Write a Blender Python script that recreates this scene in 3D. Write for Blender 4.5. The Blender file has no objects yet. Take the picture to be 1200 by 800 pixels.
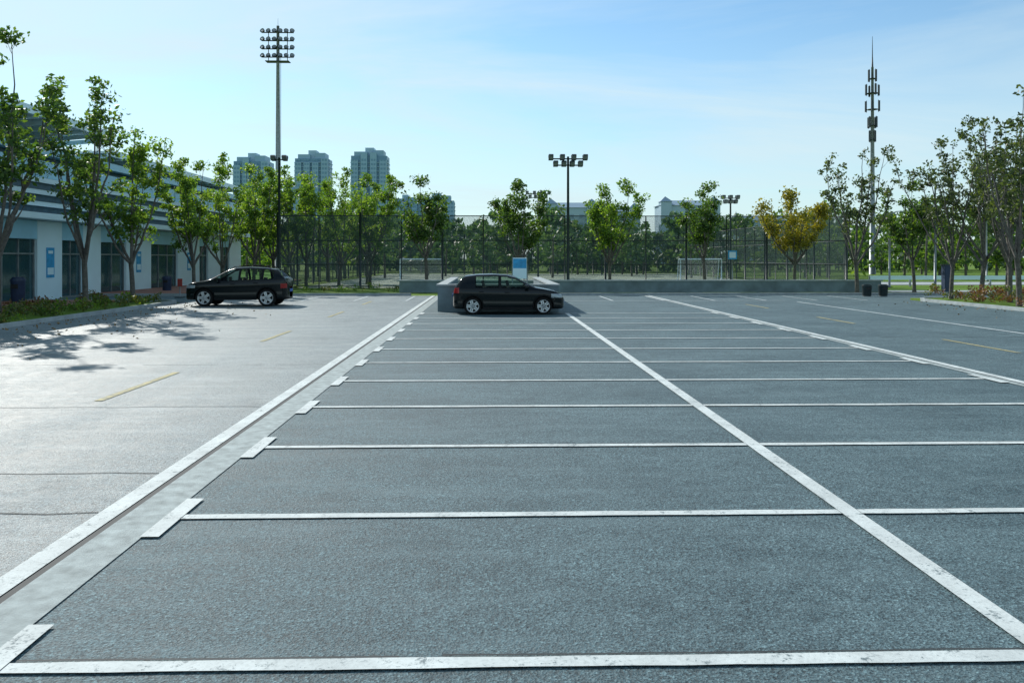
import bpy, math, random
import numpy as np
from mathutils import Vector, Matrix
S=bpy.context.scene
rad=math.radians
# ------------------------------------------------------------ materials
def new_mat(name):
    m=bpy.data.materials.new(name); m.use_nodes=True
    nt=m.node_tree
    return m,nt,nt.nodes["Principled BSDF"],nt.nodes["Material Output"]
def N(nt,t,**k):
    n=nt.nodes.new(t)
    for a,b in k.items(): setattr(n,a,b)
    return n
def ramp(nt,fac,stops):
    r=N(nt,"ShaderNodeValToRGB")
    e=r.color_ramp.elements
    while len(e)<len(stops): e.new(0.5)
    for i,(p,c) in enumerate(stops):
        e[i].position=p; e[i].color=(c[0],c[1],c[2],1)
    nt.links.new(fac,r.inputs[0]); return r.outputs[0]
def objco(nt,scale=(1,1,1)):
    tc=N(nt,"ShaderNodeTexCoord"); mp=N(nt,"ShaderNodeMapping")
    mp.inputs["Scale"].default_value=scale
    nt.links.new(tc.outputs["Object"],mp.inputs[0]); return mp.outputs[0]
def noise(nt,co,scale,detail=5,rough=.55):
    n=N(nt,"ShaderNodeTexNoise"); n.inputs["Scale"].default_value=scale
    n.inputs["Detail"].default_value=detail; n.inputs["Roughness"].default_value=rough
    nt.links.new(co,n.inputs["Vector"]); return n.outputs["Fac"]
def mixc(nt,fac,a,b,mode='MIX'):
    m=N(nt,"ShaderNodeMix",data_type='RGBA',blend_type=mode)
    for s,v in ((0,fac),(6,a),(7,b)):
        if hasattr(v,"node"): nt.links.new(v,m.inputs[s])
        elif s==0: m.inputs[0].default_value=v
        else: m.inputs[s].default_value=(*v,1)
    return m.outputs[2]
def math_(nt,op,a,b=0.0,c=None,clamp=False):
    m=N(nt,"ShaderNodeMath",operation=op); m.use_clamp=clamp
    for i,v in enumerate((a,b,c)):
        if v is None: continue
        if hasattr(v,"node"): nt.links.new(v,m.inputs[i])
        else: m.inputs[i].default_value=v
    return m.outputs[0]
def bump(nt,h,b,strength,dist):
    n=N(nt,"ShaderNodeBump"); n.inputs["Strength"].default_value=strength; n.inputs["Distance"].default_value=dist
    nt.links.new(h,n.inputs["Height"]); nt.links.new(n.outputs[0],b.inputs["Normal"])
def simple(name,col,rough=.6,metal=0,var=.25,scale=4,bstr=0.0,spec=.5):
    m,nt,b,o=new_mat(name); co=objco(nt)
    n=noise(nt,co,scale,5)
    lo=tuple(c*(1-var) for c in col); hi=tuple(min(1,c*(1+var)) for c in col)
    nt.links.new(ramp(nt,n,[(.3,lo),(.7,hi)]),b.inputs["Base Color"])
    b.inputs["Roughness"].default_value=rough; b.inputs["Metallic"].default_value=metal
    b.inputs["Specular IOR Level"].default_value=spec
    if bstr: bump(nt,noise(nt,co,scale*12,3),b,bstr,.01)
    return m
def asphalt(name,lo,hi,rlo=.44,rhi=.62,stretch=(1,1,1),spec=.4,dust=.5,dustc=(.19,.24,.245)):
    m,nt,b,o=new_mat(name); co=objco(nt)
    big=noise(nt,objco(nt,stretch),.5,4,.6)
    mid=noise(nt,co,5.5,7,.78)
    fine=noise(nt,co,85,3,.7)
    pit=noise(nt,co,34,4,.8)
    f=math_(nt,'ADD',math_(nt,'MULTIPLY',big,.4),math_(nt,'MULTIPLY',mid,.6))
    base=ramp(nt,f,[(.38,lo),(.60,hi)])
    v=N(nt,"ShaderNodeTexVoronoi"); v.inputs["Scale"].default_value=75; nt.links.new(co,v.inputs["Vector"])
    sp=ramp(nt,v.outputs["Color"],[(.2,(.45,.45,.45)),(.75,(1.2,1.2,1.2)),(.93,(1.9,1.9,1.85))])
    c=mixc(nt,.85,base,sp,'MULTIPLY')
    c=mixc(nt,.9,c,ramp(nt,fine,[(.35,(.6,.6,.6)),(.65,(1.4,1.4,1.4))]),'MULTIPLY')
    c=mixc(nt,.95,c,ramp(nt,pit,[(.38,(.22,.23,.25)),(.46,(.95,.95,.95)),(.66,(1.4,1.4,1.38))]),'MULTIPLY')
    st=noise(nt,co,1.1,4,.6)
    c=mixc(nt,ramp(nt,st,[(.56,(0,0,0)),(.72,(.45,.45,.45))]),c,tuple(x*.6 for x in lo))
    ds=noise(nt,objco(nt,(.3,1.3,1)),1.6,6,.7)
    c=mixc(nt,ramp(nt,ds,[(.48,(0,0,0)),(.72,(dust,dust,dust))]),c,dustc)
    nt.links.new(c,b.inputs["Base Color"])
    rr=N(nt,"ShaderNodeMapRange"); rr.inputs[1].default_value=.38; rr.inputs[2].default_value=.60
    rr.inputs[3].default_value=rlo; rr.inputs[4].default_value=rhi
    nt.links.new(f,rr.inputs[0]); nt.links.new(rr.outputs[0],b.inputs["Roughness"])
    b.inputs["Specular IOR Level"].default_value=spec
    h=math_(nt,'ADD',math_(nt,'MULTIPLY',v.outputs["Distance"],.7),math_(nt,'ADD',math_(nt,'MULTIPLY',fine,.7),math_(nt,'MULTIPLY',pit,1.6)))
    bump(nt,h,b,.8,.008)
    return m
def paint(name,col,wear=.60,under=(.11,.15,.16)):
    m,nt,b,o=new_mat(name); co=objco(nt)
    w=noise(nt,co,7,7,.75); g=noise(nt,co,1.6,4,.6); f=noise(nt,co,45,3,.7)
    s=math_(nt,'ADD',math_(nt,'MULTIPLY',w,.55),math_(nt,'MULTIPLY',f,.45))
    k=ramp(nt,s,[(wear-.05,(0,0,0)),(wear+.04,(.9,.9,.9))])
    dirty=ramp(nt,g,[(.3,tuple(c*.70 for c in col)),(.65,col)])
    c=mixc(nt,k,dirty,under)
    v=N(nt,"ShaderNodeTexVoronoi"); v.inputs["Scale"].default_value=60; nt.links.new(co,v.inputs["Vector"])
    c=mixc(nt,.5,c,ramp(nt,v.outputs["Color"],[(.1,(.72,.72,.72)),(.5,(1,1,1))]),'MULTIPLY')
    nt.links.new(c,b.inputs["Base Color"]); b.inputs["Roughness"].default_value=.75; b.inputs["Specular IOR Level"].default_value=.3
    bump(nt,f,b,.3,.006)
    return m
def leafmat(name,cols,trans=.45,tint=(1.8,1.8,.6)):
    m,nt,b,o=new_mat(name)
    geo=N(nt,"ShaderNodeNewGeometry"); co=objco(nt)
    n=noise(nt,co,.9,2)
    f=math_(nt,'ADD',math_(nt,'MULTIPLY',geo.outputs["Random Per Island"],.5),math_(nt,'MULTIPLY',n,.5))
    c=ramp(nt,f,[(.2,cols[0]),(.5,cols[1]),(.8,cols[2])])
    nt.links.new(c,b.inputs["Base Color"]); b.inputs["Roughness"].default_value=.5
    if trans>0:
        t=N(nt,"ShaderNodeBsdfTranslucent"); tc=mixc(nt,1,c,tint,'MULTIPLY'); nt.links.new(tc,t.inputs[0])
        mx=N(nt,"ShaderNodeMixShader"); mx.inputs[0].default_value=trans
        nt.links.new(b.outputs[0],mx.inputs[1]); nt.links.new(t.outputs[0],mx.inputs[2]); nt.links.new(mx.outputs[0],o.inputs[0])
    return m
def meshwire(name,col,pitch=.09,wire=.009):
    m,nt,b,o=new_mat(name)
    b.inputs["Base Color"].default_value=(*col,1); b.inputs["Roughness"].default_value=.5
    tc=N(nt,"ShaderNodeTexCoord"); sx=N(nt,"ShaderNodeSeparateXYZ"); nt.links.new(tc.outputs["Object"],sx.inputs[0])
    h=math_(nt,'ADD',sx.outputs[0],sx.outputs[1])
    ms=[]
    for op in ('ADD','SUBTRACT'):
        u=math_(nt,op,h,sx.outputs[2]); u=math_(nt,'DIVIDE',math_(nt,'ADD',u,200),pitch)
        fr=math_(nt,'FRACT',u); ms.append(math_(nt,'LESS_THAN',fr,wire*1.4/pitch))
    a=math_(nt,'MAXIMUM',ms[0],ms[1])
    t=N(nt,"ShaderNodeBsdfTransparent"); mx=N(nt,"ShaderNodeMixShader")
    nt.links.new(a,mx.inputs[0]); nt.links.new(t.outputs[0],mx.inputs[1]); nt.links.new(b.outputs[0],mx.inputs[2]); nt.links.new(mx.outputs[0],o.inputs[0])
    return m
def glassmat(name,tint=(.25,.33,.33),k=.55,base=(.01,.014,.016),ior=1.5):
    m,nt,b,o=new_mat(name)
    b.inputs["Base Color"].default_value=(*base,1); b.inputs["Roughness"].default_value=.06; b.inputs["IOR"].default_value=ior
    co=objco(nt); bump(nt,noise(nt,co,1.2,1),b,.05,.02)
    t=N(nt,"ShaderNodeBsdfTransparent"); t.inputs[0].default_value=(*tint,1)
    mx=N(nt,"ShaderNodeMixShader"); mx.inputs[0].default_value=k
    nt.links.new(b.outputs[0],mx.inputs[1]); nt.links.new(t.outputs[0],mx.inputs[2]); nt.links.new(mx.outputs[0],o.inputs[0])
    return m

M={}
M['asph']=asphalt("asphalt_bays",(.050,.090,.102),(.122,.188,.205),.60,.76,(1,1,1),.36,.4,(.17,.245,.26))
M['lane']=asphalt("asphalt_lane",(.085,.125,.132),(.225,.275,.285),.46,.68,(1.6,.4,1),.48,.5,(.33,.38,.385))
M['white']=paint("white_line_paint",(.70,.745,.72),.585)
M['white2']=paint("white_line_paint_far",(.60,.66,.66),.57)
M['yellow']=paint("yellow_line_paint",(.52,.45,.20),.53,(.14,.17,.17))
M['chan']=simple("drain_concrete",(.34,.385,.375),.8,var=.3,scale=7,bstr=.6,spec=.3)
M['dark']=simple("dark_gap",(.03,.036,.038),.8)
M['conc']=simple("concrete",(.33,.37,.37),.8,var=.2,scale=2.5,bstr=.3)
M['concd']=simple("concrete_grey",(.16,.215,.235),.8,var=.25,scale=1.5,bstr=.3)
M['bark']=simple("bark",(.11,.10,.085),.85,var=.45,scale=9,bstr=.8)
M['leaf']=leafmat("leaves_green",[(.025,.055,.022),(.06,.125,.03),(.15,.22,.045)],.5)
M['leafb']=leafmat("leaves_bright",[(.04,.10,.025),(.11,.20,.035),(.23,.31,.05)],.55)
M['leafd']=leafmat("leaves_dark",[(.025,.045,.025),(.06,.09,.038),(.12,.15,.05)],.4)
M['leafy']=leafmat("leaves_yellow",[(.10,.13,.02),(.26,.25,.03),(.42,.36,.05)],.5,(1.3,1.2,.4))
M['leaf_haze']=leafmat("leaves_far_hazed",[(.035,.085,.05),(.07,.14,.07),(.15,.22,.09)],.3)  # far foliage: aerial haze painted in as paler, bluer green
M['leafr']=leafmat("leaves_red",[(.10,.04,.025),(.19,.08,.04),(.15,.12,.04)],.3)
M['leafh']=leafmat("leaves_hedge",[(.04,.06,.02),(.09,.12,.03),(.20,.17,.05)],.35)
M['metal']=simple("galvanised_steel",(.26,.29,.30),.5,.6)
M['dmetal']=simple("dark_steel",(.025,.04,.042),.5,.2)
M['wire']=meshwire("chain_link_wire",(.035,.07,.07),.09,.0135)
M['net']=meshwire("goal_net",(.7,.7,.7),.12,.012)
M['wwall']=simple("white_panel",(.68,.86,.92),.4,var=.05,scale=.6)
M['blwall']=simple("blue_grey_panel",(.34,.64,.80),.35,var=.1,scale=.8)
M['slat']=simple("dark_slats",(.035,.09,.13),.5)
M['glass']=glassmat("shop_glass",(.6,.88,.9),.4,(.03,.10,.12),2.2)
M['cglass']=glassmat("car_glass",(.80,.95,.88),.8)
M['canopy']=simple("canopy_membrane",(.64,.74,.74),.6,var=.05)
M['brickp']=simple("red_paving",(.30,.13,.09),.8,var=.3,scale=10)
M['black']=simple("matt_black",(.012,.012,.013),.6)
M['blue']=simple("blue_panel",(.03,.32,.60),.5)
M['bluebin']=simple("navy_plastic",(.02,.04,.09),.5)
M['redm']=simple("red_plastic",(.30,.03,.02),.5)
M['dry']=simple("dry_leaves",(.20,.13,.05),.8)
def grass():
    m,nt,b,o=new_mat("grass"); co=objco(nt)
    a=noise(nt,co,.15,5); c=noise(nt,co,6,6,.7)
    f=math_(nt,'ADD',math_(nt,'MULTIPLY',a,.5),math_(nt,'MULTIPLY',c,.5))
    nt.links.new(ramp(nt,f,[(.35,(.07,.14,.022)),(.55,(.15,.24,.04)),(.7,(.27,.29,.10))]),b.inputs["Base Color"])
    b.inputs["Roughness"].default_value=.9; b.inputs["Specular IOR Level"].default_value=.1
    bump(nt,noise(nt,co,25,3),b,.8,.05); return m
M['grass']=grass()
M['court']=simple("court_surface",(.26,.31,.23),.8,var=.25,scale=.7)
M['road']=simple("concrete_road",(.36,.39,.39),.75,var=.15,scale=.5)

# ------------------------------------------------------------ mesh builder
class MB:
    def __init__(s): s.v=[];s.f=[];s.m=[];s.mats=[];s.sm=[]
    def mi(s,k):
        if k not in s.mats: s.mats.append(k)
        return s.mats.index(k)
    def add(s,vs,fs,k,sm=False):
        o=len(s.v); s.v+= [tuple(p) for p in vs]; i=s.mi(k)
        for f in fs: s.f.append([a+o for a in f]); s.m.append(i); s.sm.append(sm)
    def box(s,x0,x1,y0,y1,z0,z1,k,rot=None,org=(0,0,0)):
        vs=[(x,y,z) for z in (z0,z1) for x,y in ((x0,y0),(x1,y0),(x1,y1),(x0,y1))]
        if rot is not None: vs=[tuple(rot@Vector(p)+Vector(org)) for p in vs]
        s.add(vs,[(0,3,2,1),(4,5,6,7),(0,1,5,4),(1,2,6,5),(2,3,7,6),(3,0,4,7)],k)
    def tube(s,pts,rs,k,n=8,cap=True):
        pts=[Vector(p) for p in pts]; vs=[];fs=[]
        for i,p in enumerate(pts):
            d=(pts[min(i+1,len(pts)-1)]-pts[max(i-1,0)]).normalized()
            a=Vector((0,0,1)) if abs(d.z)<.9 else Vector((1,0,0))
            u=d.cross(a).normalized(); w=d.cross(u)
            for j in range(n):
                t=2*math.pi*j/n; vs.append(p+(u*math.cos(t)+w*math.sin(t))*rs[i])
        for i in range(len(pts)-1):
            for j in range(n):
                fs.append((i*n+j,i*n+(j+1)%n,(i+1)*n+(j+1)%n,(i+1)*n+j))
        if cap: fs.append(tuple(range(n))); fs.append(tuple(range((len(pts)-1)*n,len(pts)*n))[::-1])
        s.add(vs,fs,k,True)
    def quad(s,x0,x1,y0,y1,z,k): s.add([(x0,y0,z),(x1,y0,z),(x1,y1,z),(x0,y1,z)],[(0,1,2,3)],k)
    def leaves(s,C,R,n,size,k,rng,flat=1.0):
        C=np.asarray(C,float); m=len(C)
        cc=np.repeat(C,n,0); rr=np.repeat(np.broadcast_to(np.asarray(R,float),(m,)),n)
        d=rng.normal(size=(m*n,3)); d/=np.linalg.norm(d,axis=1)[:,None]
        p=cc+d*(rr*rng.random(m*n)**.5)[:,None]*np.array([1,1,flat])
        a=rng.normal(size=(m*n,3)); a/=np.linalg.norm(a,axis=1)[:,None]
        b=rng.normal(size=(m*n,3)); b-= (a*b).sum(1)[:,None]*a; b/=np.linalg.norm(b,axis=1)[:,None]
        sz=size*(.6+.8*rng.random(m*n))[:,None]
        V=np.stack([p-a*sz*.6,p-b*sz*.32,p+a*sz*.6,p+b*sz*.32],1).reshape(-1,3)
        o=len(s.v); s.v+=V.tolist(); i=s.mi(k); q=m*n
        s.f+=(np.arange(q*4).reshape(q,4)+o).tolist(); s.m+=[i]*q; s.sm+=[False]*q
    def mesh(s,name):
        me=bpy.data.meshes.new(name); me.from_pydata(s.v,[],s.f)
        for k in s.mats: me.materials.append(M[k])
        me.polygons.foreach_set("material_index",s.m); me.polygons.foreach_set("use_smooth",s.sm)
        me.update(); return me
    def obj(s,name,parent=None,loc=(0,0,0),rotz=0):
        return place(name,s.mesh(name),loc,rotz,parent)
def place(name,me,loc=(0,0,0),rotz=0,parent=None,sc=None):
    o=bpy.data.objects.new(name,me); S.collection.objects.link(o)
    o.location=loc; o.rotation_euler=(0,0,rotz)
    if sc: o.scale=sc
    if parent: o.parent=parent
    return o
def empty(name,loc=(0,0,0),rotz=0):
    return place(name,None,loc,rotz)

# ------------------------------------------------------------ ground
b=MB(); b.quad(-3000,3000,-60,5000,-.03,'grass'); b.obj("ground")
b=MB(); b.quad(-14.3,46,-12,47.2,0,'asph'); b.quad(-60,-14.3,40.6,47.2,0,'asph'); b.obj("parking_lot")
b=MB(); b.quad(-14.3,-3.12,-12,47.2,.004,'lane'); b.quad(8.92,20.8,-12,47.2,.004,'asph'); b.obj("driveway")
b=MB()
b.quad(-2.895,-2.55,-12,47,.008,'chan'); b.quad(-2.955,-2.895,-12,47,.006,'dark'); b.quad(8.56,8.70,-12,47,.008,'chan'); b.quad(8.70,8.735,-12,47,.006,'dark'); b.obj("drainage_channel")
b=MB()
b.quad(-3.13,-2.955,-12,47,.012,'white')
rl=random.Random(9)
def wob(x0,x1,y,hw,z,k):
    # hand-painted line: edges wander by a few millimetres
    n=max(2,int((x1-x0)/.25)); A=[];B_=[]
    for i in range(n+1):
        x=x0+(x1-x0)*i/n; A.append((x,y-hw+rl.uniform(-.006,.006),z)); B_.append((x,y+hw+rl.uniform(-.006,.006),z))
    b.add(A+B_,[(i,i+1,n+2+i,n+1+i) for i in range(n)],k)
for k in range(-2,12):
    y=4.32+2.5*k
    wob(-2.42,2.828,y,.057,.012,'white'); wob(2.992,8.42,y,.057,.012,'white')
    b.quad(-2.56,-2.42,y-.5,y+.5,.016,'white'); 
    b.quad(8.42,8.56,y-.5,y+.5,.016,'white')
b.quad(2.83,2.985,-12,31.9,.014,'white')
b.quad(8.735,8.90,-12,47,.012,'white')
b.quad(14.5,14.65,-12,40,.012,'white2')
for i in range(-6,9):
    x=3.5+2.5*i
    if -12<x<21 and abs(x)>2.7: b.quad(x-.06,x+.06,41.2,46.2,.016,'white2')
b.quad(3.2,14.4,41.0,41.13,.020,'white2'); b.quad(-13,-3.3,41.0,41.13,.020,'white2')
for y0 in (12.4,21.2,30,38): b.quad(-5.67,-5.55,y0-(0),y0+3.1,.012,'yellow')
for y0 in (9.9,18.2,26.5,34.8): b.quad(11.43,11.55,y0,y0+3.1,.012,'yellow')
b.obj("parking_line_markings")
b=MB()
random.seed(4)
def joint(y,x0,x1,w0,z,gap=.12,am=.03):
    x=x0; yy=y
    while x<x1-.01:
        nx=min(x+random.uniform(.2,.5),x1); ny=y+random.uniform(-am,am)
        if random.random()>gap: b.add([(x,yy-w0,z),(nx,ny-w0,z),(nx,ny+w0,z),(x,yy+w0,z)],[(0,1,2,3)],'dark')
        x=nx; yy=ny
for y in (3.1,6.95,8.25,11.9,16.6,22,28): joint(y,-14.2,-3.15,.010,.0095)
for k in (0,2,3,5,7): joint(4.32+2.5*k+.085,-2.4,20,.009,.0085,.2,.008)
b.obj("pavement_joints")
# dry leaves blown along the kerb and over the lane
rng=np.random.default_rng(3); b=MB(); n=420
X=-14.1+rng.exponential(1.3,n); Y=rng.uniform(8,40,n); b.leaves(np.stack([X,Y,np.full(n,.022)],1),.012,1,.075,'dry',rng,.3)
X=20.6-rng.exponential(1.0,160); b.leaves(np.stack([X,rng.uniform(14,40,160),np.full(160,.022)],1),.012,1,.075,'dry',rng,.3)
b.obj("fallen_leaves")
def kerb(name,pts,w=.16,h=.14,k='conc'):
    mb=MB()
    for i in range(len(pts)-1):
        a=Vector((*pts[i],0)); c=Vector((*pts[i+1],0)); d=(c-a); L=d.length; d.normalize()
        ang=math.atan2(d.y,d.x); R=Matrix.Rotation(ang,3,'Z'); n=max(1,int(round(L/1.0)))
        for j in range(n):
            mb.box(j*L/n+.004,(j+1)*L/n-.004,-w/2,w/2,-.02,h,k,R,a)
    return mb.obj(name)
def arc(cx,cy,r,a0,a1,n=6): return [(cx+r*math.cos(rad(a0+(a1-a0)*i/n)),cy+r*math.sin(rad(a0+(a1-a0)*i/n))) for i in range(n+1)]
kerb("kerb",[(-14.3,-12),(-14.3,39)]+arc(-15.8,39,1.5,0,90)[1:]+[(-22,40.5)])
kerb("kerb",[(-60,47.3),(-4.3,47.3)])
kerb("kerb",[(3,47.3),(46,47.3)])
kerb("kerb",[(20.8,-12),(20.8,40)]+arc(22.8,40,2,180,90)[1:]+[(34,42)])
b=MB(); b.box(-17.5,-14.38,-12,38.9,-.02,.10,'grass'); b.box(20.9,34,-12,41.8,-.02,.10,'grass'); b.obj("planting_bed")
b=MB(); b.box(-22,-17.5,-12,40.4,-.02,.12,'brickp'); b.box(-60,-17.5,47.5,80,-.02,.12,'brickp');b.obj("paved_footpath")
b=MB(); b.quad(-13.5,24.9,60,115,.0,'court'); b.obj("sports_court")
b=MB(); b.quad(27,200,66,74,.0,'road'); b.quad(24.9,200,52,54.5,.0,'road'); b.obj("road")
b=MB(); b.box(-5.4,24,51.6,52.1,0,.68,'concd'); b.box(-5.5,24.1,51.55,52.15,.68,.76,'conc'); b.obj("low_concrete_wall")
b=MB()
b.box(-1.98,-1.68,33,46,0,1.0,'concd'); b.box(2.4,2.7,33,46,0,1.0,'concd'); b.box(-1.68,2.4,33,33.3,0,1.0,'concd')
b.box(-2.03,-1.63,32.95,46,1.0,1.06,'conc'); b.box(2.35,2.75,32.95,46,1.0,1.06,'conc'); b.box(-1.63,2.35,32.95,33.35,1.0,1.06,'conc')
b.obj("ramp_parapet_wall")

# ------------------------------------------------------------ trees
def gen_tree(seed,h,spread,leafk,nl=36,ls=.15,fork=.24,subs=7,limbs=6,cr=.36,tr=.11):
    rnd=random.Random(seed); rng=np.random.default_rng(seed); mb=MB()
    hf=h*fork; bend=rnd.uniform(-.15,.15),rnd.uniform(-.15,.15)
    tp=[(bend[0]*t*t,bend[1]*t*t,hf*t) for t in (0,.06,.25,.5,.75,1)]
    mb.tube(tp,[tr*1.5,tr*1.15,tr,tr*.95,tr*.9,tr*.9],'bark',9)
    C=[]
    az0=rnd.random()*6.28
    for i in range(limbs):
        az=az0+i*6.283/limbs+rnd.uniform(-.35,.35)
        t0=rnd.uniform(.78,1); st=Vector((bend[0]*t0*t0,bend[1]*t0*t0,hf*t0))
        L=(h-hf)*rnd.uniform(.72,1.05) if i else (h-hf)
        tilt=rnd.uniform(.45,.8)*spread if i else .12
        n=10; p=st.copy(); P=[p.copy()]
        for j in range(n):
            tl=tilt*(1-.62*j/n)+rnd.uniform(-.16,.16); az+=rnd.uniform(-.22,.22)
            d=Vector((math.sin(tl)*math.cos(az),math.sin(tl)*math.sin(az),math.cos(tl)))
            p=p+d*(L/n); P.append(p.copy())
        r0=tr*rnd.uniform(.5,.68)
        rs=[r0*(1-.85*j/n) for j in range(n+1)]
        mb.tube(P,rs,'bark',6)
        C.append(tuple(P[-1])); 
        for s_ in range(subs):
            j=rnd.randint(2 if i else 3,n-1); q=P[j].lerp(P[j+1],rnd.random())
            a2=rnd.random()*6.283; tl=rnd.uniform(.5,1.15); L2=rnd.uniform(.5,1.3)*(1-.35*j/n)*h/8
            Q=[q]; rr=[rs[j]*.6]
            for m in range(4):
                tl-=.12; a2+=rnd.uniform(-.3,.3)
                dd=Vector((math.sin(tl)*math.cos(a2),math.sin(tl)*math.sin(a2),math.cos(tl)))
                q=q+dd*L2/4; Q.append(q); rr.append(max(.006,rs[j]*.6*(1-(m+1)/4.6)))
                if m==2 and rnd.random()<.5:
                    e=q+Vector((rnd.uniform(-.4,.4),rnd.uniform(-.4,.4),rnd.uniform(.1,.5)))
                    mb.tube([q,e],[.012,.005],'bark',4,False); C.append(tuple(e))
            mb.tube(Q,rr,'bark',5,False)
            C.append(tuple(Q[-1]))
            if rnd.random()<.6: C.append(tuple(Q[-2]))
    C=np.array(C); R=cr*(.6+.8*rng.random(len(C)))
    mb.leaves(C,R,nl,ls,leafk,rng,.8)
    return mb.mesh("tree_mesh_%d"%seed)
tA=[gen_tree(11,9,.8,'leaf',32,.15,cr=.34,limbs=8),gen_tree(12,9,.66,'leaf',32,.15,subs=8,cr=.34,limbs=7),gen_tree(13,8,.75,'leafb',46,.15,subs=8),gen_tree(14,8,.75,'leafb',50,.15,subs=9),gen_tree(15,8,.8,'leafb',44,.15,subs=8,fork=.2)]
tD=[gen_tree(21,9,.8,'leafd',22,.14,subs=8,cr=.28,limbs=7),gen_tree(22,8,.9,'leafd',24,.14,subs=8,cr=.30,limbs=7)]
tF=[gen_tree(31,7,.9,'leaf',46,.16,subs=8,fork=.3,limbs=7,cr=.42),gen_tree(32,7,.8,'leaf',42,.16,subs=8,fork=.32,cr=.42),gen_tree(33,7,.95,'leafb',40,.16,subs=9,fork=.27,limbs=7,cr=.42)]
tY=gen_tree(41,6.4,1.1,'leafy',38,.16,subs=9,fork=.3,limbs=8,cr=.48)
def tree(me,x,y,h,base,rz,nm="deciduous_tree",w=1.0,z=0):
    s=h/base; place(nm,me,(x,y,z),rz,sc=(s*w,s*w,s))
tree(tA[0],-16,28.2,9.4,9,.4,w=1.1); tree(tA[1],-16,34.3,8.9,9,2.0,w=1.05); tree(tA[2],-16,38.8,8.0,8,1.0)
tree(tA[3],-16.4,47.9,7.6,8,2.2); tree(tA[4],-16.2,52.8,8.0,8,3.4); tree(tA[3],-16,58.5,8.6,8,5.0)
tree(tA[2],-16,64,8.6,8,.2,w=1.1); tree(tA[4],-16,70,9,8,4.0,w=1.1)
tree(tA[2],-13.2,62,8.4,8,2.7); tree(tA[4],-11.2,64,8.2,8,.9); tree(tA[3],-8.4,60.5,8.2,8,4.4); tree(tA[3],-9.8,69,8.5,8,5.2); tree(tA[2],-14,75,9,8,1.2)
tree(tF[1],-4.0,55,7.1,7,.5); tree(tF[0],1.9,56,6.8,7,1.9); tree(tF[2],8.1,57,7.1,7,3); tree(tF[1],14.5,57,6.9,7,4.5)
tree(tY,20.4,56.5,6.2,6.4,.8,"autumn_tree")
tree(tD[0],21.6,34.2,9.3,9,.6); tree(tD[1],23.2,37.4,8.3,8,1.7); tree(tD[0],22.3,40.6,8.0,9,3.2); tree(tD[1],21.2,48.6,8.3,8,4.4); tree(tF[1],25.5,50.5,6.5,7,5.2); tree(tD[1],25.2,43,8.6,8,.3);tree(tD[0],29,47,9,9,2.3)
def wood(name,items,leafk,n,ls,seed,lo=.28):
    rnd=random.Random(seed); rng=np.random.default_rng(seed); mb=MB(); C=[];R=[]
    for x,y,h,w in items:
        mb.tube([(x,y,0),(x+rnd.uniform(-.2,.2),y,h*.6)],[.14,.07],'bark',5,False)
        for i in range(16):
            t=rnd.random(); zz=h*(lo+(.94-lo)*t); rr=w*math.sin(math.pi*min(1,.18+.75*t))
            a=rnd.random()*6.283; q=rr*rnd.random()**.5
            C.append((x+q*math.cos(a),y+q*math.sin(a),zz)); R.append(rnd.uniform(.5,1.0)*w*.42)
    mb.leaves(np.array(C),np.array(R),n,ls,leafk,rng,.8); return mb.obj(name)
rnd=random.Random(5)
it=[(x+rnd.uniform(-1.5,1.5),rnd.choice([92,100,110])+rnd.uniform(-3,3),rnd.uniform(4.8,7.4),rnd.uniform(1.7,2.6)) for x in np.arange(-42,34,1.7)]
wood("distant_tree_row",it,'leaf_haze',26,.42,1)
it=[(x+rnd.uniform(-1.5,1.5),rnd.uniform(128,165),rnd.uniform(7.5,11),rnd.uniform(2.8,4.4)) for x in np.arange(-70,130,1.25)]
wood("distant_tree_row",it,'leaf_haze',24,.75,2,.06)
it=[]
for x in np.arange(33,85,1.1): it.append((x,rnd.uniform(78,110),rnd.uniform(6.5,9.2),rnd.uniform(2,3.2)))
wood("distant_tree_row",it,'leaf',26,.42,3,.15)
it=[(x+rnd.uniform(-1,1),rnd.uniform(78,90),rnd.uniform(5.5,8),rnd.uniform(1.8,2.6)) for x in np.arange(-34,-12,1.3)]
wood("distant_tree_row",it,'leafb',30,.34,4)
def hedge(name,x0,x1,y0,y1,z,h,k1,k2,seed,dens=60):
    rng=np.random.default_rng(seed); mb=MB(); n=int((x1-x0)*(y1-y0)*4)
    X=rng.uniform(x0,x1,n);Y=rng.uniform(y0,y1,n);Z=z+h*(.3+.55*rng.random(n))*(0.8+.3*np.sin(Y*1.7+X))
    C=np.stack([X,Y,Z],1); m=int(n*.6)
    mb.leaves(C[:m],.24,dens,.09,k1,rng,.8); mb.leaves(C[m:],.22,dens,.09,k2,rng,.8)
    return mb.obj(name)
hedge("low_hedge",-16.6,-14.6,24,39,.08,.5,'leafh','leafb',1,38)
hedge("low_hedge",-17.4,-16.6,24,39,.08,.6,'leafr','leafh',7,38)
hedge("low_hedge",21.1,24.5,31,41,.08,.8,'leafr','leafh',2,40)
hedge("low_hedge",-12,-5.6,52.6,53.6,.0,.5,'leafb','leafh',3,30)

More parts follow.
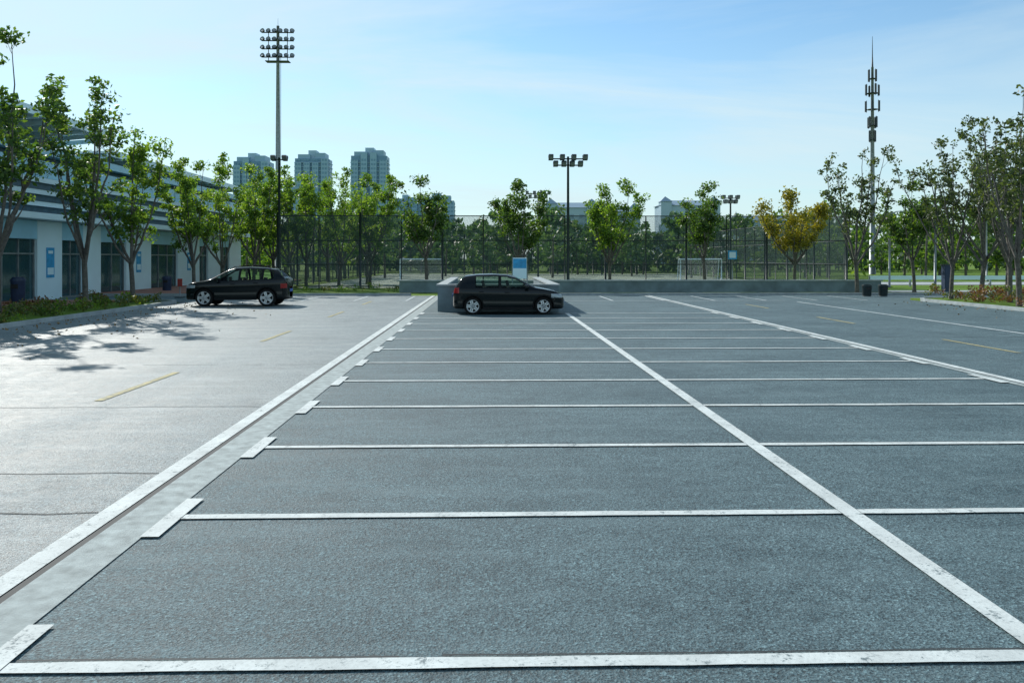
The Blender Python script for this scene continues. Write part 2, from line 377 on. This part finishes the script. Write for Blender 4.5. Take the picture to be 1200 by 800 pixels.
# ------------------------------------------------------------ fence
def fence(name,p0,p1,h=5.0,step=2.95):
    mb=MB(); a=Vector((*p0,0)); c=Vector((*p1,0)); L=(c-a).length; n=int(round(L/step/2))*2
    for i in range(n+1):
        p=a.lerp(c,i/n); r=.08 if i%2==0 else .04; mb.tube([p,p+Vector((0,0,h+(.25 if i%2==0 else 0)))],[r,r],'dmetal',8)
    for z in (.15,h*.33,h*.66,h): mb.tube([a+Vector((0,0,z)),c+Vector((0,0,z))],[.035,.035],'dmetal',6)
    mb.add([a+Vector((0,0,.1)),c+Vector((0,0,.1)),c+Vector((0,0,h)),a+Vector((0,0,h))],[(0,1,2,3)],'wire')
    return mb.obj(name)
fence("sports_court_fence",(-14.5,59),(25,59)); fence("sports_court_fence",(25,59.1),(25,112),5)
fence("sports_court_fence",(-14.5,59.1),(-14.5,112)); fence("sports_court_fence",(-14.5,112),(25,112))
def goal(x,y):
    mb=MB(); w=1.9
    for s in (-w,w):
        mb.tube([(s,0,0),(s,0,2.0)],[.06]*2,'wwall'); mb.tube([(s,0,2.0),(s,.8,2.0),(s,1.3,0)],[.03]*3,'wwall',6); mb.tube([(s,0,.04),(s,1.3,.04)],[.03]*2,'wwall',6)
    mb.tube([(-w,0,2),(w,0,2)],[.06]*2,'wwall'); mb.tube([(-w,1.3,.04),(w,1.3,.04)],[.03]*2,'wwall',6)
    mb.add([(-w,.8,2),(w,.8,2),(w,1.3,0),(-w,1.3,0)],[(0,1,2,3)],'net'); mb.add([(-w,0,2),(w,0,2),(w,.8,2),(-w,.8,2)],[(0,1,2,3)],'net')
    mb.obj("football_goal",loc=(x,y,0))
goal(-6.2,78); goal(19.5,78)

# ------------------------------------------------------------ lights / masts
def floodmast(name,x,y,h):
    mb=MB(); mb.tube([(0,0,0),(0,0,h*.5),(0,0,h)],[.40,.3,.18],'metal',12)
    z0=h-4
    for r in range(4):
        z=z0+r*1.05; mb.box(-2,2,-.06,.06,z-.06,z+.06,'dmetal')
        for i in range(6):
            cx=-1.85+i*.74; R=Matrix.Rotation(rad(-25),3,'X')@Matrix.Rotation(rad((i-2.5)*9),3,'Z'); o_=Vector((cx,-.3,z+.1))
            mb.tube([o_+R@Vector((0,.22,0)),o_+R@Vector((0,.05,0)),o_+R@Vector((0,-.2,0))],[.12,.27,.31],'dmetal',10)
            mb.tube([o_+R@Vector((0,-.201,0)),o_+R@Vector((0,-.21,0))],[.27,.27],'metal',10)
    for s in (-1.2,1.2): mb.tube([(s,0,z0-.5),(s,0,h-.6)],[.05]*2,'dmetal',6)
    mb.box(-1.5,1.5,-.6,.6,z0-.62,z0-.55,'dmetal'); mb.tube([(.35,0,1),(.35,0,h-4)],[.03]*2,'metal',5)
    mb.tube([(0,0,h),(0,0,h+1)],[.03,.01],'metal',5); mb.obj(name,loc=(x,y,0))
floodmast("stadium_floodlight_mast",-27,110,31.8)
def courtlight(x,y,h,w=1.25,rows=2,n=4,k=1.0):
    mb=MB(); mb.tube([(0,0,0),(0,0,.3),(0,0,h)],[.14,.10,.075],'dmetal',10)
    for r in range(rows):
        z=h-.15-r*.42; ww=w*(1-.25*r)
        mb.box(-ww,ww,-.04,.04,z-.04,z+.04,'dmetal')
        for i in range(n):
            for s in (-1,1):
                cx=-ww+.12+i*(2*ww-.24)/(n-1); R=Matrix.Rotation(rad(-35*s),3,'X')
                mb.box(-.15,.15,-.09,.09,-.17,.17,'dmetal',R,(cx,.2*s,z+.1)); mb.box(-.12,.12,-.095,-.091,-.13,.13,'metal',R,(cx,.2*s,z+.1))
    mb.obj("court_floodlight",loc=(x,y,0))
courtlight(5.2,56,8.75); courtlight(-14.2,58.2,8.9,.5,1,2); courtlight(5.3,92,9.2,1.3); courtlight(22.8,80,7.9,.8,2,3); courtlight(14.6,110,8.6,.9)
mb=MB(); mb.tube([(0,0,0),(0,0,12),(0,0,27)],[.42,.28,.15],'metal',12)
for z,q in ((17.6,.45),(19.4,.6),(21.5,.8),(23.6,.85),(25.5,.6)):
    mb.tube([(0,0,z-.05),(0,0,z)],[q*.9]*2,'dmetal',12)
    for i in range(4):
        a=i*1.571+z; cx,cy=math.cos(a)*q,math.sin(a)*q
        mb.tube([(cx*.9,cy*.9,z-.4),(cx*.9,cy*.9,z+1.2)],[.035]*2,'dmetal',5)
        mb.box(cx-.11,cx+.11,cy-.08,cy+.08,z-.3,z+1.1,'dmetal')
mb.tube([(0,0,27),(0,0,28.5),(0,0,31)],[.12,.06,.02],'dmetal',6)
mb.obj("telecom_tower",loc=(50,110,0))
def streetlamp(x,y,h,arm=1.0):
    mb=MB(); mb.tube([(0,0,0),(0,0,h)],[.08,.045],'metal',8); mb.tube([(0,0,h),(arm*.5,0,h+.2),(arm,0,h+.22)],[.035]*3,'metal',6); mb.box(min(arm-.1,arm+.4*arm),max(arm-.1,arm+.4*arm),-.1,.1,h+.17,h+.25,'metal'); mb.box(-.15,.15,-.15,.15,0,.05,'dmetal'); mb.obj("street_lamp",loc=(x,y,0))
streetlamp(26.5,50,6.2); streetlamp(28.5,60,5.2); streetlamp(45,76,7,-1); streetlamp(58,76,7,-1)

# ------------------------------------------------------------ street furniture
def bin_(x,y,k,h=.75,w=.25):
    mb=MB(); mb.tube([(0,0,0),(0,0,.06),(0,0,h*.85),(0,0,h*.9),(0,0,h)],[w*.8,w*.9,w,w*1.08,w*.7],k,14); mb.box(-w*.5,w*.5,-w*1.03,-w*.9,h*.6,h*.75,'black'); mb.obj("litter_bin",loc=(x,y,.0))
bin_(20.6,46,'dmetal',.65,.26); bin_(21.5,46,'dmetal',.65,.26); bin_(-20.6,37.9,'bluebin',1.25,.3); bin_(-19.6,52.5,'bluebin',1.0,.28)
mb=MB(); mb.box(-.28,.28,-.22,.22,0,.1,'conc'); mb.box(-.25,.25,-.2,.2,.1,1.65,'bluebin'); mb.box(-.29,.29,-.24,.24,1.65,1.72,'dmetal'); mb.box(-.2,.2,-.215,-.2,.3,1.5,'bluebin'); mb.obj("utility_cabinet",loc=(26.9,49.4,0))
mb=MB()
for s in (-.42,.42): mb.tube([(s,0,0),(s,0,2.15)],[.04]*2,'metal',8)
mb.box(-.42,.42,-.03,.03,.9,2.1,'wwall'); mb.box(-.38,.38,-.034,-.031,1.5,2.05,'blue'); mb.obj("information_sign",loc=(1.75,48.6,0))
mb=MB(); mb.tube([(0,0,0),(0,0,2.6)],[.035]*2,'metal',8); mb.box(-.3,.3,-.06,-.04,2.0,2.6,'blue'); mb.box(-.22,.22,-.064,-.061,2.1,2.5,'wwall'); mb.obj("parking_sign",loc=(16.6,57.8,0))
mb=MB(); mb.tube([(0,0,0),(0,0,.9)],[.03]*2,'metal',6); mb.box(-.12,.12,-.03,.03,.6,1.0,'redm'); mb.box(-.2,.2,-.2,.2,0,.05,'dmetal'); mb.obj("warning_sign",loc=(-16.2,45.2,0))
mb=MB()
for x in np.arange(28,80,3): mb.box(x-.06,x+.06,62.0,62.1,0,.8,'metal')
mb.box(28,80,61.94,61.99,.5,.8,'wwall'); mb.obj("guard_rail")

# ------------------------------------------------------------ pavilion building
B=empty("pavilion_building")
xf=-22.0
ops=[(30,35.4),(36.6,42.2),(44.6,46.9),(49,52.4),(56.2,61),(65.5,67.5),(70.5,73)]
mb=MB(); y=20
for a,c in ops+[(76,76)]:
    if a>y: mb.box(xf-.35,xf,y,a,0,3.9,'wwall')
    y=c
mb.box(-40,xf-.0,76,76.3,0,3.9,'wwall'); mb.box(-40,xf-.36,20,20.3,0,8,'wwall')
for a,c in ops: mb.box(xf-.33,xf-.02,a,c,3.0,3.9,'blwall')
mb.box(-38,xf-.9,20.4,75.8,3.92,7.4,'blwall'); mb.obj("walls",B)
mb=MB()
for a,c in ops:
    mb.box(xf-.22,xf-.19,a+.03,c-.03,.1,2.98,'glass')
mb.obj("windows",B)
mb=MB()
for a,c in ops:
    n=max(2,int((c-a)/1.4))
    for i in range(n+1):
        yy=a+.04+(c-a-.08)*i/n; mb.box(xf-.27,xf-.13,yy-.035,yy+.035,.0,2.99,'metal')
    mb.box(xf-.27,xf-.125,a,c,2.25,2.33,'metal'); mb.box(xf-.27,xf-.125,a,c,0,.1,'metal')
mb.obj("window_frames",B)
mb=MB(); mb.box(-27,-26.8,20.5,75.8,0,3.9,'wwall'); mb.box(-26.8,xf-.4,20.5,75.8,3.6,3.85,'wwall'); mb.box(-26.8,xf-.4,20.5,75.8,0,.1,'conc')
for yy in np.arange(26,74,4.3): mb.box(-26.5,-25.5,yy,yy+1.8,.1,1.1,'wwall'); mb.box(-25,-24.6,yy+2,yy+2.4,.1,3.6,'wwall')
mb.obj("interior",B)
mb=MB(); mb.box(xf-1,xf+.9,20,76.5,3.93,4.22,'wwall')
for i,(z,p) in enumerate(((4.66,.55),(5.2,.75),(5.74,.95))):
    mb.box(xf-1,xf+p-.3,20,75.5,z-.06,z+.17,'wwall'); mb.box(xf-.9,xf+p-.45,20.1,75.3,z-.36,z-.07,'slat')
mb.box(xf-1,xf+.5,20,75,5.95,6.75,'blwall'); mb.box(xf-1,xf+.2,20,74.8,6.76,7.0,'slat'); mb.box(-40,xf+.75,20,74.6,7.02,7.4,'blwall')
for yy in np.arange(23,75,3.0): mb.box(xf+.501,xf+.515,yy,yy+.05,5.96,6.74,'slat')
mb.obj("louvre_bands",B)
mb=MB()
def cano(y0,y1,xe,z0,z1):
    mb.add([(-36,y0,z0),(xe,y0,z1),(xe,y1,z1),(-36,y1,z0),(-36,y0,z0+.12),(xe,y0,z1+.12),(xe,y1,z1+.12),(-36,y1,z0+.12)],[(0,3,2,1),(4,5,6,7),(0,1,5,4),(1,2,6,5),(2,3,7,6),(3,0,4,7)],'canopy')
    mb.box(xe,xe+.12,y0,y1,z1-.15,z1+.22,'wwall')
    for yy in np.arange(y0+.4,y1,1.5): 
        mb.add([(-30,yy,z0-.02),(xe,yy,z1-.03),(xe,yy+.1,z1-.03),(-30,yy+.1,z0-.02),(-30,yy,z0-.4),(xe,yy,z1-.22),(xe,yy+.1,z1-.22),(-30,yy+.1,z0-.4)],[(0,1,2,3),(4,7,6,5),(0,4,5,1),(1,5,6,2),(2,6,7,3),(3,7,4,0)],'wwall')
cano(20,46,-20.0,7.7,8.5); cano(47.5,73,-21,7.5,7.85)
for yy in (24,30,36,42,50,58,66): mb.tube([(-22.6,yy,7.2),(-22.6,yy,8.0)],[.09]*2,'wwall',8)
mb.obj("canopy_roof",B)
mb=MB()
for yy,w,z0,z1 in ((35.95,.7,1.0,2.5),(43.4,.75,1.1,2.6),(54.2,.7,1.2,2.5),(63.2,.7,1.2,2.5)):
    mb.box(xf+.003,xf+.03,yy-w/2,yy+w/2,z0,z1,'blue'); mb.box(xf+.031,xf+.034,yy-w*.4,yy+w*.4,z0+.15,z0+.5,'wwall')
    mb.box(xf+.031,xf+.034,yy-w*.3,yy+w*.3,z1-.3,z1-.15,'wwall')
mb.obj("posters",B)

# ------------------------------------------------------------ distant towers
def haze_mat(name,c,r=.5): M[name]=simple(name,c,r,var=.08,scale=.05)
haze_mat('tw_wall_haze',(.26,.42,.52)); haze_mat('tw_glass_haze',(.14,.28,.38),.4); haze_mat('tw_pale_haze',(.34,.50,.59)); haze_mat('fb_wall_haze',(.34,.46,.54)); haze_mat('fb_roof_haze',(.24,.34,.42)); haze_mat('fb_win_haze',(.21,.31,.39),.3)  # aerial haze is mixed into these pale blue tower and civic building colours
def tower(x,y,w,h,d=16,seed=0):
    mb=MB(); rn=random.Random(seed); fl=3.0; n=int(h/fl)
    mb.box(-w/2,w/2,0,d,0,h,'tw_glass_haze')
    bays=[(-.5,-.3,1.5),(-.22,-.04,2.2),(.04,.22,2.2),(.3,.5,1.5)]
    for a,c,p in bays:
        mb.box(a*w,c*w,-p,0,0,h+rn.choice([-3,0,2]),'tw_wall_haze')
        for i in range(n):
            z=i*fl+1.1; m=(a+c)/2*w; q=(c-a)*w
            mb.box(m-q*.36,m-q*.06,-p-.06,-p-.02,z,z+1.5,'tw_glass_haze'); mb.box(m+q*.06,m+q*.36,-p-.06,-p-.02,z,z+1.5,'tw_glass_haze')
    for i in range(n): mb.box(-w/2-.5,w/2+.5,-.9,d+.5,i*fl-.02,i*fl+.35,'tw_pale_haze')
    for i in range(n):
        z=i*fl+1.1
        for s in (-1,1): mb.box(s*w/2-.55,s*w/2+.55,3,6,z,z+1.4,'tw_wall_haze')
    mb.box(-w*.42,-w*.05,1,d-1,h,h+3,'tw_wall_haze'); mb.box(w*.1,w*.4,1,d-1,h,h+4,'tw_wall_haze'); mb.box(-w*.12,w*.12,3,d-3,h,h+6,'tw_pale_haze')
    mb.obj("apartment_tower",loc=(x,y,0))
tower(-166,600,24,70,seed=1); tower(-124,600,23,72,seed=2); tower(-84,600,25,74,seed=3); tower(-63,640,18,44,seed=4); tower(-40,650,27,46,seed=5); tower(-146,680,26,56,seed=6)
def civic(x,y,w,h,seed):
    mb=MB(); rn=random.Random(seed); mb.box(-w/2,w/2,0,14,0,h,'fb_wall_haze')
    n=int(w/4)
    for i in range(n):
        for f in range(int(h/3.5)):
            cx=-w/2+(i+.5)*w/n; mb.box(cx-.9,cx+.9,-.08,-.02,f*3.5+1,f*3.5+2.8,'fb_win_haze')
    mb.add([(-w/2-.6,-.6,h+.01),(w/2+.6,-.6,h+.01),(w/2+.6,14.6,h+.01),(-w/2-.6,14.6,h+.01),(-w/2+4,7,h+2.5),(w/2-4,7,h+2.5)],[(0,1,5,4),(1,2,5),(2,3,4,5),(3,0,4)],'fb_roof_haze')
    for t in (-.42,.42):
        cx=t*w; mb.box(cx-2.2,cx+2.2,-1,4,0,h+1.5,'fb_wall_haze'); mb.add([(cx-2.6,-1.4,h+1.5),(cx+2.6,-1.4,h+1.5),(cx+2.6,4.4,h+1.5),(cx-2.6,4.4,h+1.5),(cx,1.5,h+3.8)],[(0,1,4),(1,2,4),(2,3,4),(3,0,4)],'fb_roof_haze')
    mb.obj("civic_building",loc=(x,y,0))
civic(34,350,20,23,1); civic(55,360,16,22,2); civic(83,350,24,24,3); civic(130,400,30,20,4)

# ------------------------------------------------------------ cars
def carpaint(name,c):
    m,nt,b_,o=new_mat(name); co=objco(nt)
    nt.links.new(ramp(nt,noise(nt,co,3,5),[(.3,c),(.7,tuple(v*1.3+.001 for v in c))]),b_.inputs["Base Color"])
    b_.inputs["Roughness"].default_value=.13; b_.inputs["Specular IOR Level"].default_value=.34
    return m
M['paint1']=carpaint("black_car_paint",(.002,.005,.006)); M['trim']=simple("black_trim",(.006,.007,.008),.6,spec=.2)
M['tyre']=simple("tyre_rubber",(.012,.012,.012),.85,spec=.2); M['alloy']=simple("alloy_wheel",(.55,.58,.60),.3,.8,var=.05)
M['lamp_r']=simple("tail_lamp",(.28,.01,.01),.2); M['lamp_w']=simple("head_lamp",(.3,.34,.36),.12,.3); M['seat']=simple("seat_fabric",(.04,.04,.042),.9); M['plate']=simple("plate_blue",(.05,.12,.4),.5)
def car(name,loc,rz,L,W,top,bel,wheels,wr,wins,zb0=.22,rails=False,roofin=.26):
    root=empty(name,loc,rz); H=max(z for _,z in top)
    xd=np.linspace(0,L,1400); tz=np.interp(xd,[p[0] for p in top],[p[1] for p in top])
    kz=np.exp(-.5*(np.arange(-40,41)/14.)**2); kz/=kz.sum()
    tz=np.convolve(np.pad(tz,40,'edge'),kz,'valid')
    Nn=280; xs=L*(.5-.5*np.cos(np.pi*np.linspace(.012,.988,Nn)))
    xs=.5*xs+.5*np.linspace(0.004,L-.004,Nn)
    fz=lambda x: np.interp(x,xd,tz); fb=lambda x: np.interp(x,[p[0] for p in bel],[p[1] for p in bel])
    K=110; V=[];nr=2*K-1
    for x in xs:
        u=abs(2*x/L-1); r=max(.02,(1-u**13))**(1/3.2); w=W*r; zt=fz(x); e=max(0,(u-.93)/.07)
        zb=zb0+.10*e*e; be=min(fb(x),zt-.05); g=min(1,max(0,(zt-be)/.5)); hh=be-zb
        wt=r*(W-.06-roofin*g)
        kp=[(0,zb),(w*.86,zb),(w*.965,zb+.05),(w*.985,zb+.25*hh),(w*.97,zb+.45*hh),(w,zb+.72*hh),(w*.985,be-.05),(w*.955,be),
            ((w*.955+wt)/2+.012*g,(be+zt)/2),(wt+.01,zt-.07*g-.01),(wt-.06*r,zt-.012),(wt*.5,zt+.012),(0,zt+.018)]
        P=np.array(kp)
        for _ in range(2):
            q=P[:-1]*.75+P[1:]*.25; s=P[:-1]*.25+P[1:]*.75
            P=np.vstack([P[:1],np.stack([q,s],1).reshape(-1,2)[1:-1],P[-1:]])
        dl=np.r_[0,np.cumsum(np.hypot(*np.diff(P,axis=0).T))]; t=np.linspace(0,dl[-1],K)
        yy=np.interp(t,dl,P[:,0]); zz=np.interp(t,dl,P[:,1])
        for a,c in zip(yy,zz): V.append([x,a,c])
        for a,c in list(zip(yy,zz))[-2::-1]: V.append([x,-a,c])
    V=np.array(V); Ra=wr+.065
    ins=np.zeros(len(V),bool)
    for wx in wheels: ins|=((V[:,0]-wx)**2+(V[:,2]-wr)**2<Ra**2)&(np.abs(V[:,1])>.5)
    V[ins,1]=np.sign(V[ins,1])*np.minimum(np.abs(V[ins,1]),W-.32)
    F=[]; keys=['paint1','cglass','black','trim','lamp_r','lamp_w']
    Vl=V
    for i in range(Nn-1):
        for j in range(nr-1):
            a=i*nr+j; f=(a,a+nr,a+nr+1,a+1); F.append(f)
    F=np.array(F); c=Vl[F].mean(1); nrm=np.cross(Vl[F[:,2]]-Vl[F[:,0]],Vl[F[:,3]]-Vl[F[:,1]]); nrm/=np.linalg.norm(nrm,axis=1)[:,None]+1e-9
    cx,cy,cz=c.T; mi=np.zeros(len(F),int); zt=fz(cx); be=fb(cx)
    near=np.zeros(len(F),bool)
    for wx in wheels: near|=((cx-wx)**2+(cz-wr)**2<(Ra+.0)**2)&(np.abs(cy)>.4)
    mi[cz<zb0+.09]=3
    side=(np.abs(nrm[:,1])>.62)&(cz>be+.035)
    for a,d in wins: mi[side&(cx>a)&(cx<d)&(cz<zt-.085)]=1
    al=wins[0][0]; ar=wins[-1][1]
    pil=side&(cx>al)&(cx<ar)&(cz<zt-.085)&(mi==0); mi[pil]=3
    dz=np.gradient(tz,xd); sl=np.interp(cx,xd,dz)
    top_=(np.abs(cy)<(W-.12-roofin*np.clip((zt-be)/.5,0,1)))&(cz>be+.06)&(np.abs(nrm[:,1])<.5)
    mi[top_&(sl<-.35)&(cz<H-.07)]=1; mi[top_&(sl>.35)&(cz<H-.10)&(cz>be+.1)]=1
    mi[near]=2; 
    hl=(cx>L-.52)&(cz>fz(L-.35)-.23)&(cz<fz(L-.35)-.09)&(np.abs(cy)>W*.5); mi[hl]=5
    tl=(cx<.26)&(cz>.78)&(cz<.98)&(np.abs(cy)>W*.62); mi[tl]=4
    gr=(cx>L-.12)&(cz>.38)&(cz<.62)&(np.abs(cy)<W*.5); mi[gr]=3
    me=bpy.data.meshes.new("body"); me.from_pydata(V.tolist(),[],F.tolist())
    for k in keys: me.materials.append(M[k])
    me.polygons.foreach_set("material_index",mi.astype(np.int32)); me.polygons.foreach_set("use_smooth",[True]*len(F)); me.update()
    body=place("body",me,(-L/2,0,0),0,root)
    def wheel(nm,x,s):
        mb=MB(); n=36; pr=[(wr*.62,-.10),(wr-.03,-.105),(wr-.006,-.085),(wr,-.06),(wr,.06),(wr-.006,.085),(wr-.03,.105),(wr*.72,.10),(wr*.70,.085)]
        vs=[(r_*math.cos(6.28318*i/n),o_,r_*math.sin(6.28318*i/n)) for i in range(n) for r_,o_ in pr]; m=len(pr)
        mb.add(vs,[(i*m+j,((i+1)%n)*m+j,((i+1)%n)*m+j+1,i*m+j+1) for i in range(n) for j in range(m-1)],'tyre',True)
        pr=[(wr*.72,.101),(wr*.68,.103),(wr*.64,.07),(wr*.62,.0)]; m=4
        vs=[(r_*math.cos(6.28318*i/n),o_,r_*math.sin(6.28318*i/n)) for i in range(n) for r_,o_ in pr]
        mb.add(vs,[(i*m+j,((i+1)%n)*m+j,((i+1)%n)*m+j+1,i*m+j+1) for i in range(n) for j in range(m-1)],'alloy',True)
        mb.tube([(0,-.02,0),(0,.0,0)],[wr*.66,wr*.66],'black',24)
        mb.tube([(0,.0,0),(0,.085,0),(0,.09,0)],[wr*.17,wr*.15,.01],'alloy',16)
        for q in range(5):
            R=Matrix.Rotation(q*2*math.pi/5+.3,3,'Y')
            for o_ in (-.032,.032): mb.box(o_-.024,o_+.024,.055,.092,wr*.1,wr*.66,'alloy',R,(0,0,0))
        o=mb.obj(nm,root,(x-L/2,s*(W-.115),wr),0 if s>0 else math.pi)
    for i,wx in enumerate(wheels):
        for s in (-1,1): wheel("wheel",wx,s)
    mb=MB()
    for s in (-1,1):
        for wx in wheels:
            mb.tube([(wx-L/2+Ra*math.cos(t),s*(W*.985),wr+Ra*math.sin(t)) for t in np.linspace(-.1,math.pi+.1,24)],[.017]*24,'trim',6)
        mb.box(wheels[0]+Ra-L/2,wheels[1]-Ra-L/2,s*W*.985-.02,s*W*.985+.02,zb0+.0,zb0+.09,'trim')
        xm=ar-.1
        mb.tube([(xm-L/2,s*(W-.06),fb(xm)+.06),(xm-L/2,s*(W+.06),fb(xm)+.09)],[.03,.03],'trim',6)
        mb.tube([(xm-L/2+.09,s*(W+.11),fb(xm)+.11),(xm-L/2+.05,s*(W+.11),fb(xm)+.11),(xm-L/2-.05,s*(W+.11),fb(xm)+.11)],[.03,.085,.09],'paint1',12)
        for a,d in wins[-2:]:
            hx=a+.12-L/2; mb.box(hx,hx+.18,s*(W*.99)-.02,s*(W*.99)+.028,fb(a)-.13,fb(a)-.10,'trim')
        if rails:
            mb.tube([(.75-L/2,s*(W-roofin-.10),fz(.75)),(.85-L/2,s*(W-roofin-.10),fz(.85)+.05),(1.7-L/2,s*(W-roofin-.10),H+.055),(ar-L/2-.75,s*(W-roofin-.10),fz(ar-.75)+.05),(ar-L/2-.65,s*(W-roofin-.10),fz(ar-.65))],[.02]*5,'trim',6)
    mb.box(-L/2-.01,-L/2+.03,-.24,.24,.62,.74,'plate'); mb.box(L/2-.03,L/2+.012,-.24,.24,.40,.52,'plate')
    mb.box(-L/2+.5,L/2-.9,-(W-.25),W-.25,.3,.36,'seat')
    for sx in (wheels[0]+.55,wheels[0]+1.45):
        for s in (-.36,.36):
            q=sx-L/2; R=Matrix.Rotation(rad(-14),3,'Y')
            mb.box(q-.05,q+.5,s-.24,s+.24,.4,.6,'seat'); mb.box(-.07,.07,-.24,.24,0,.50,'seat',R,(q,s,.5)); mb.box(-.05,.05,-.13,.13,.54,.74,'seat',R,(q-.02,s,.5))
    mb.box(ar-L/2-.15,ar-L/2+.35,-(W-.15),W-.15,.6,fb(ar)-.04,'trim')
    mb.obj("trim_parts",root)
    return root
hatch=[(0,.50),(.03,.82),(.08,.98),(.34,1.34),(.48,1.41),(.9,1.46),(1.5,1.475),(2.0,1.45),(2.35,1.36),(3.05,1.0),(3.3,.96),(3.75,.87),(4.0,.76),(4.10,.64),(4.14,.48)]
car("parked_hatchback_car",(.72,31.95,.006),0.0,4.14,.87,hatch,[(0,.97),(.6,.96),(2,.92),(3.1,.90),(4.14,.86)],(.76,3.34),.315,[(.86,1.70),(1.80,2.82)],.20)
suv=[(0,.62),(.02,1.02),(.07,1.18),(.40,1.52),(.56,1.60),(1.0,1.66),(1.7,1.69),(2.25,1.66),(2.6,1.56),(3.28,1.17),(3.5,1.11),(4.05,1.02),(4.28,.92),(4.37,.78),(4.4,.55)]
car("parked_suv_car",(-10.85,37.6,.006),math.pi,4.4,.91,suv,[(0,1.18),(.5,1.15),(2,1.07),(3.2,1.03),(4.4,.98)],(.84,3.50),.375,[(.56,1.0),(1.10,1.98),(2.08,3.04)],.28,True)

# ------------------------------------------------------------ sun, sky, camera
SE,SA=rad(33),rad(-34)
d=Vector((math.sin(SA)*math.cos(SE),math.cos(SA)*math.cos(SE),math.sin(SE)))
sl=bpy.data.lights.new("sun","SUN"); sl.energy=4.5; sl.angle=rad(.5); sl.color=(1,.97,.90)
so=bpy.data.objects.new("sun",sl); S.collection.objects.link(so); so.rotation_euler=d.to_track_quat('Z','Y').to_euler()
w=bpy.data.worlds.new("World"); S.world=w; w.use_nodes=True; nt=w.node_tree; bg=nt.nodes["Background"]
sky=N(nt,"ShaderNodeTexSky",sky_type='NISHITA'); sky.sun_disc=False; sky.sun_elevation=SE; sky.sun_rotation=SA
sky.air_density=1.0; sky.dust_density=.3; sky.ozone_density=2.2
tc=N(nt,"ShaderNodeTexCoord"); sp=N(nt,"ShaderNodeSeparateXYZ"); nt.links.new(tc.outputs["Generated"],sp.inputs[0])
zz=math_(nt,'ADD',math_(nt,'MAXIMUM',sp.outputs[2],0),.12)
cb=N(nt,"ShaderNodeCombineXYZ"); nt.links.new(math_(nt,'DIVIDE',sp.outputs[0],zz),cb.inputs[0]); nt.links.new(math_(nt,'DIVIDE',sp.outputs[1],zz),cb.inputs[1])
mp=N(nt,"ShaderNodeMapping"); mp.inputs["Rotation"].default_value=(0,0,rad(28)); mp.inputs["Scale"].default_value=(.5,1.0,1); mp.inputs["Location"].default_value=(3.1,1.7,0); nt.links.new(cb.outputs[0],mp.inputs[0])
n1=noise(nt,mp.outputs[0],.9,8,.6); n1.node.inputs["Distortion"].default_value=.9
cl=ramp(nt,n1,[(.34,(.08,.08,.08)),(.52,(.42,.42,.42)),(.70,(.85,.85,.85))])
tinted=mixc(nt,1,sky.outputs[0],(.72,.96,1.02),'MULTIPLY')
hz=math_(nt,'SUBTRACT',1.0,math_(nt,'MULTIPLY',sp.outputs[2],3.6),clamp=True)
hz=math_(nt,'MULTIPLY',math_(nt,'POWER',hz,1.4),.82)
tinted=mixc(nt,hz,tinted,(4.7,5.75,5.95))
skc=mixc(nt,cl,tinted,(4.9,5.95,6.3))
nt.links.new(skc,bg.inputs[0]); bg.inputs[1].default_value=.145
cam=bpy.data.cameras.new("camera"); co=bpy.data.objects.new("camera",cam); S.collection.objects.link(co); S.camera=co
cam.sensor_width=36; cam.lens=30; cam.shift_y=-.0808; cam.clip_end=8000; cam.clip_start=.05
co.location=(0,0,2.05); co.rotation_euler=(rad(90),0,rad(-1.546))
S.view_settings.view_transform='Standard'; S.view_settings.look='None'; S.view_settings.exposure=0
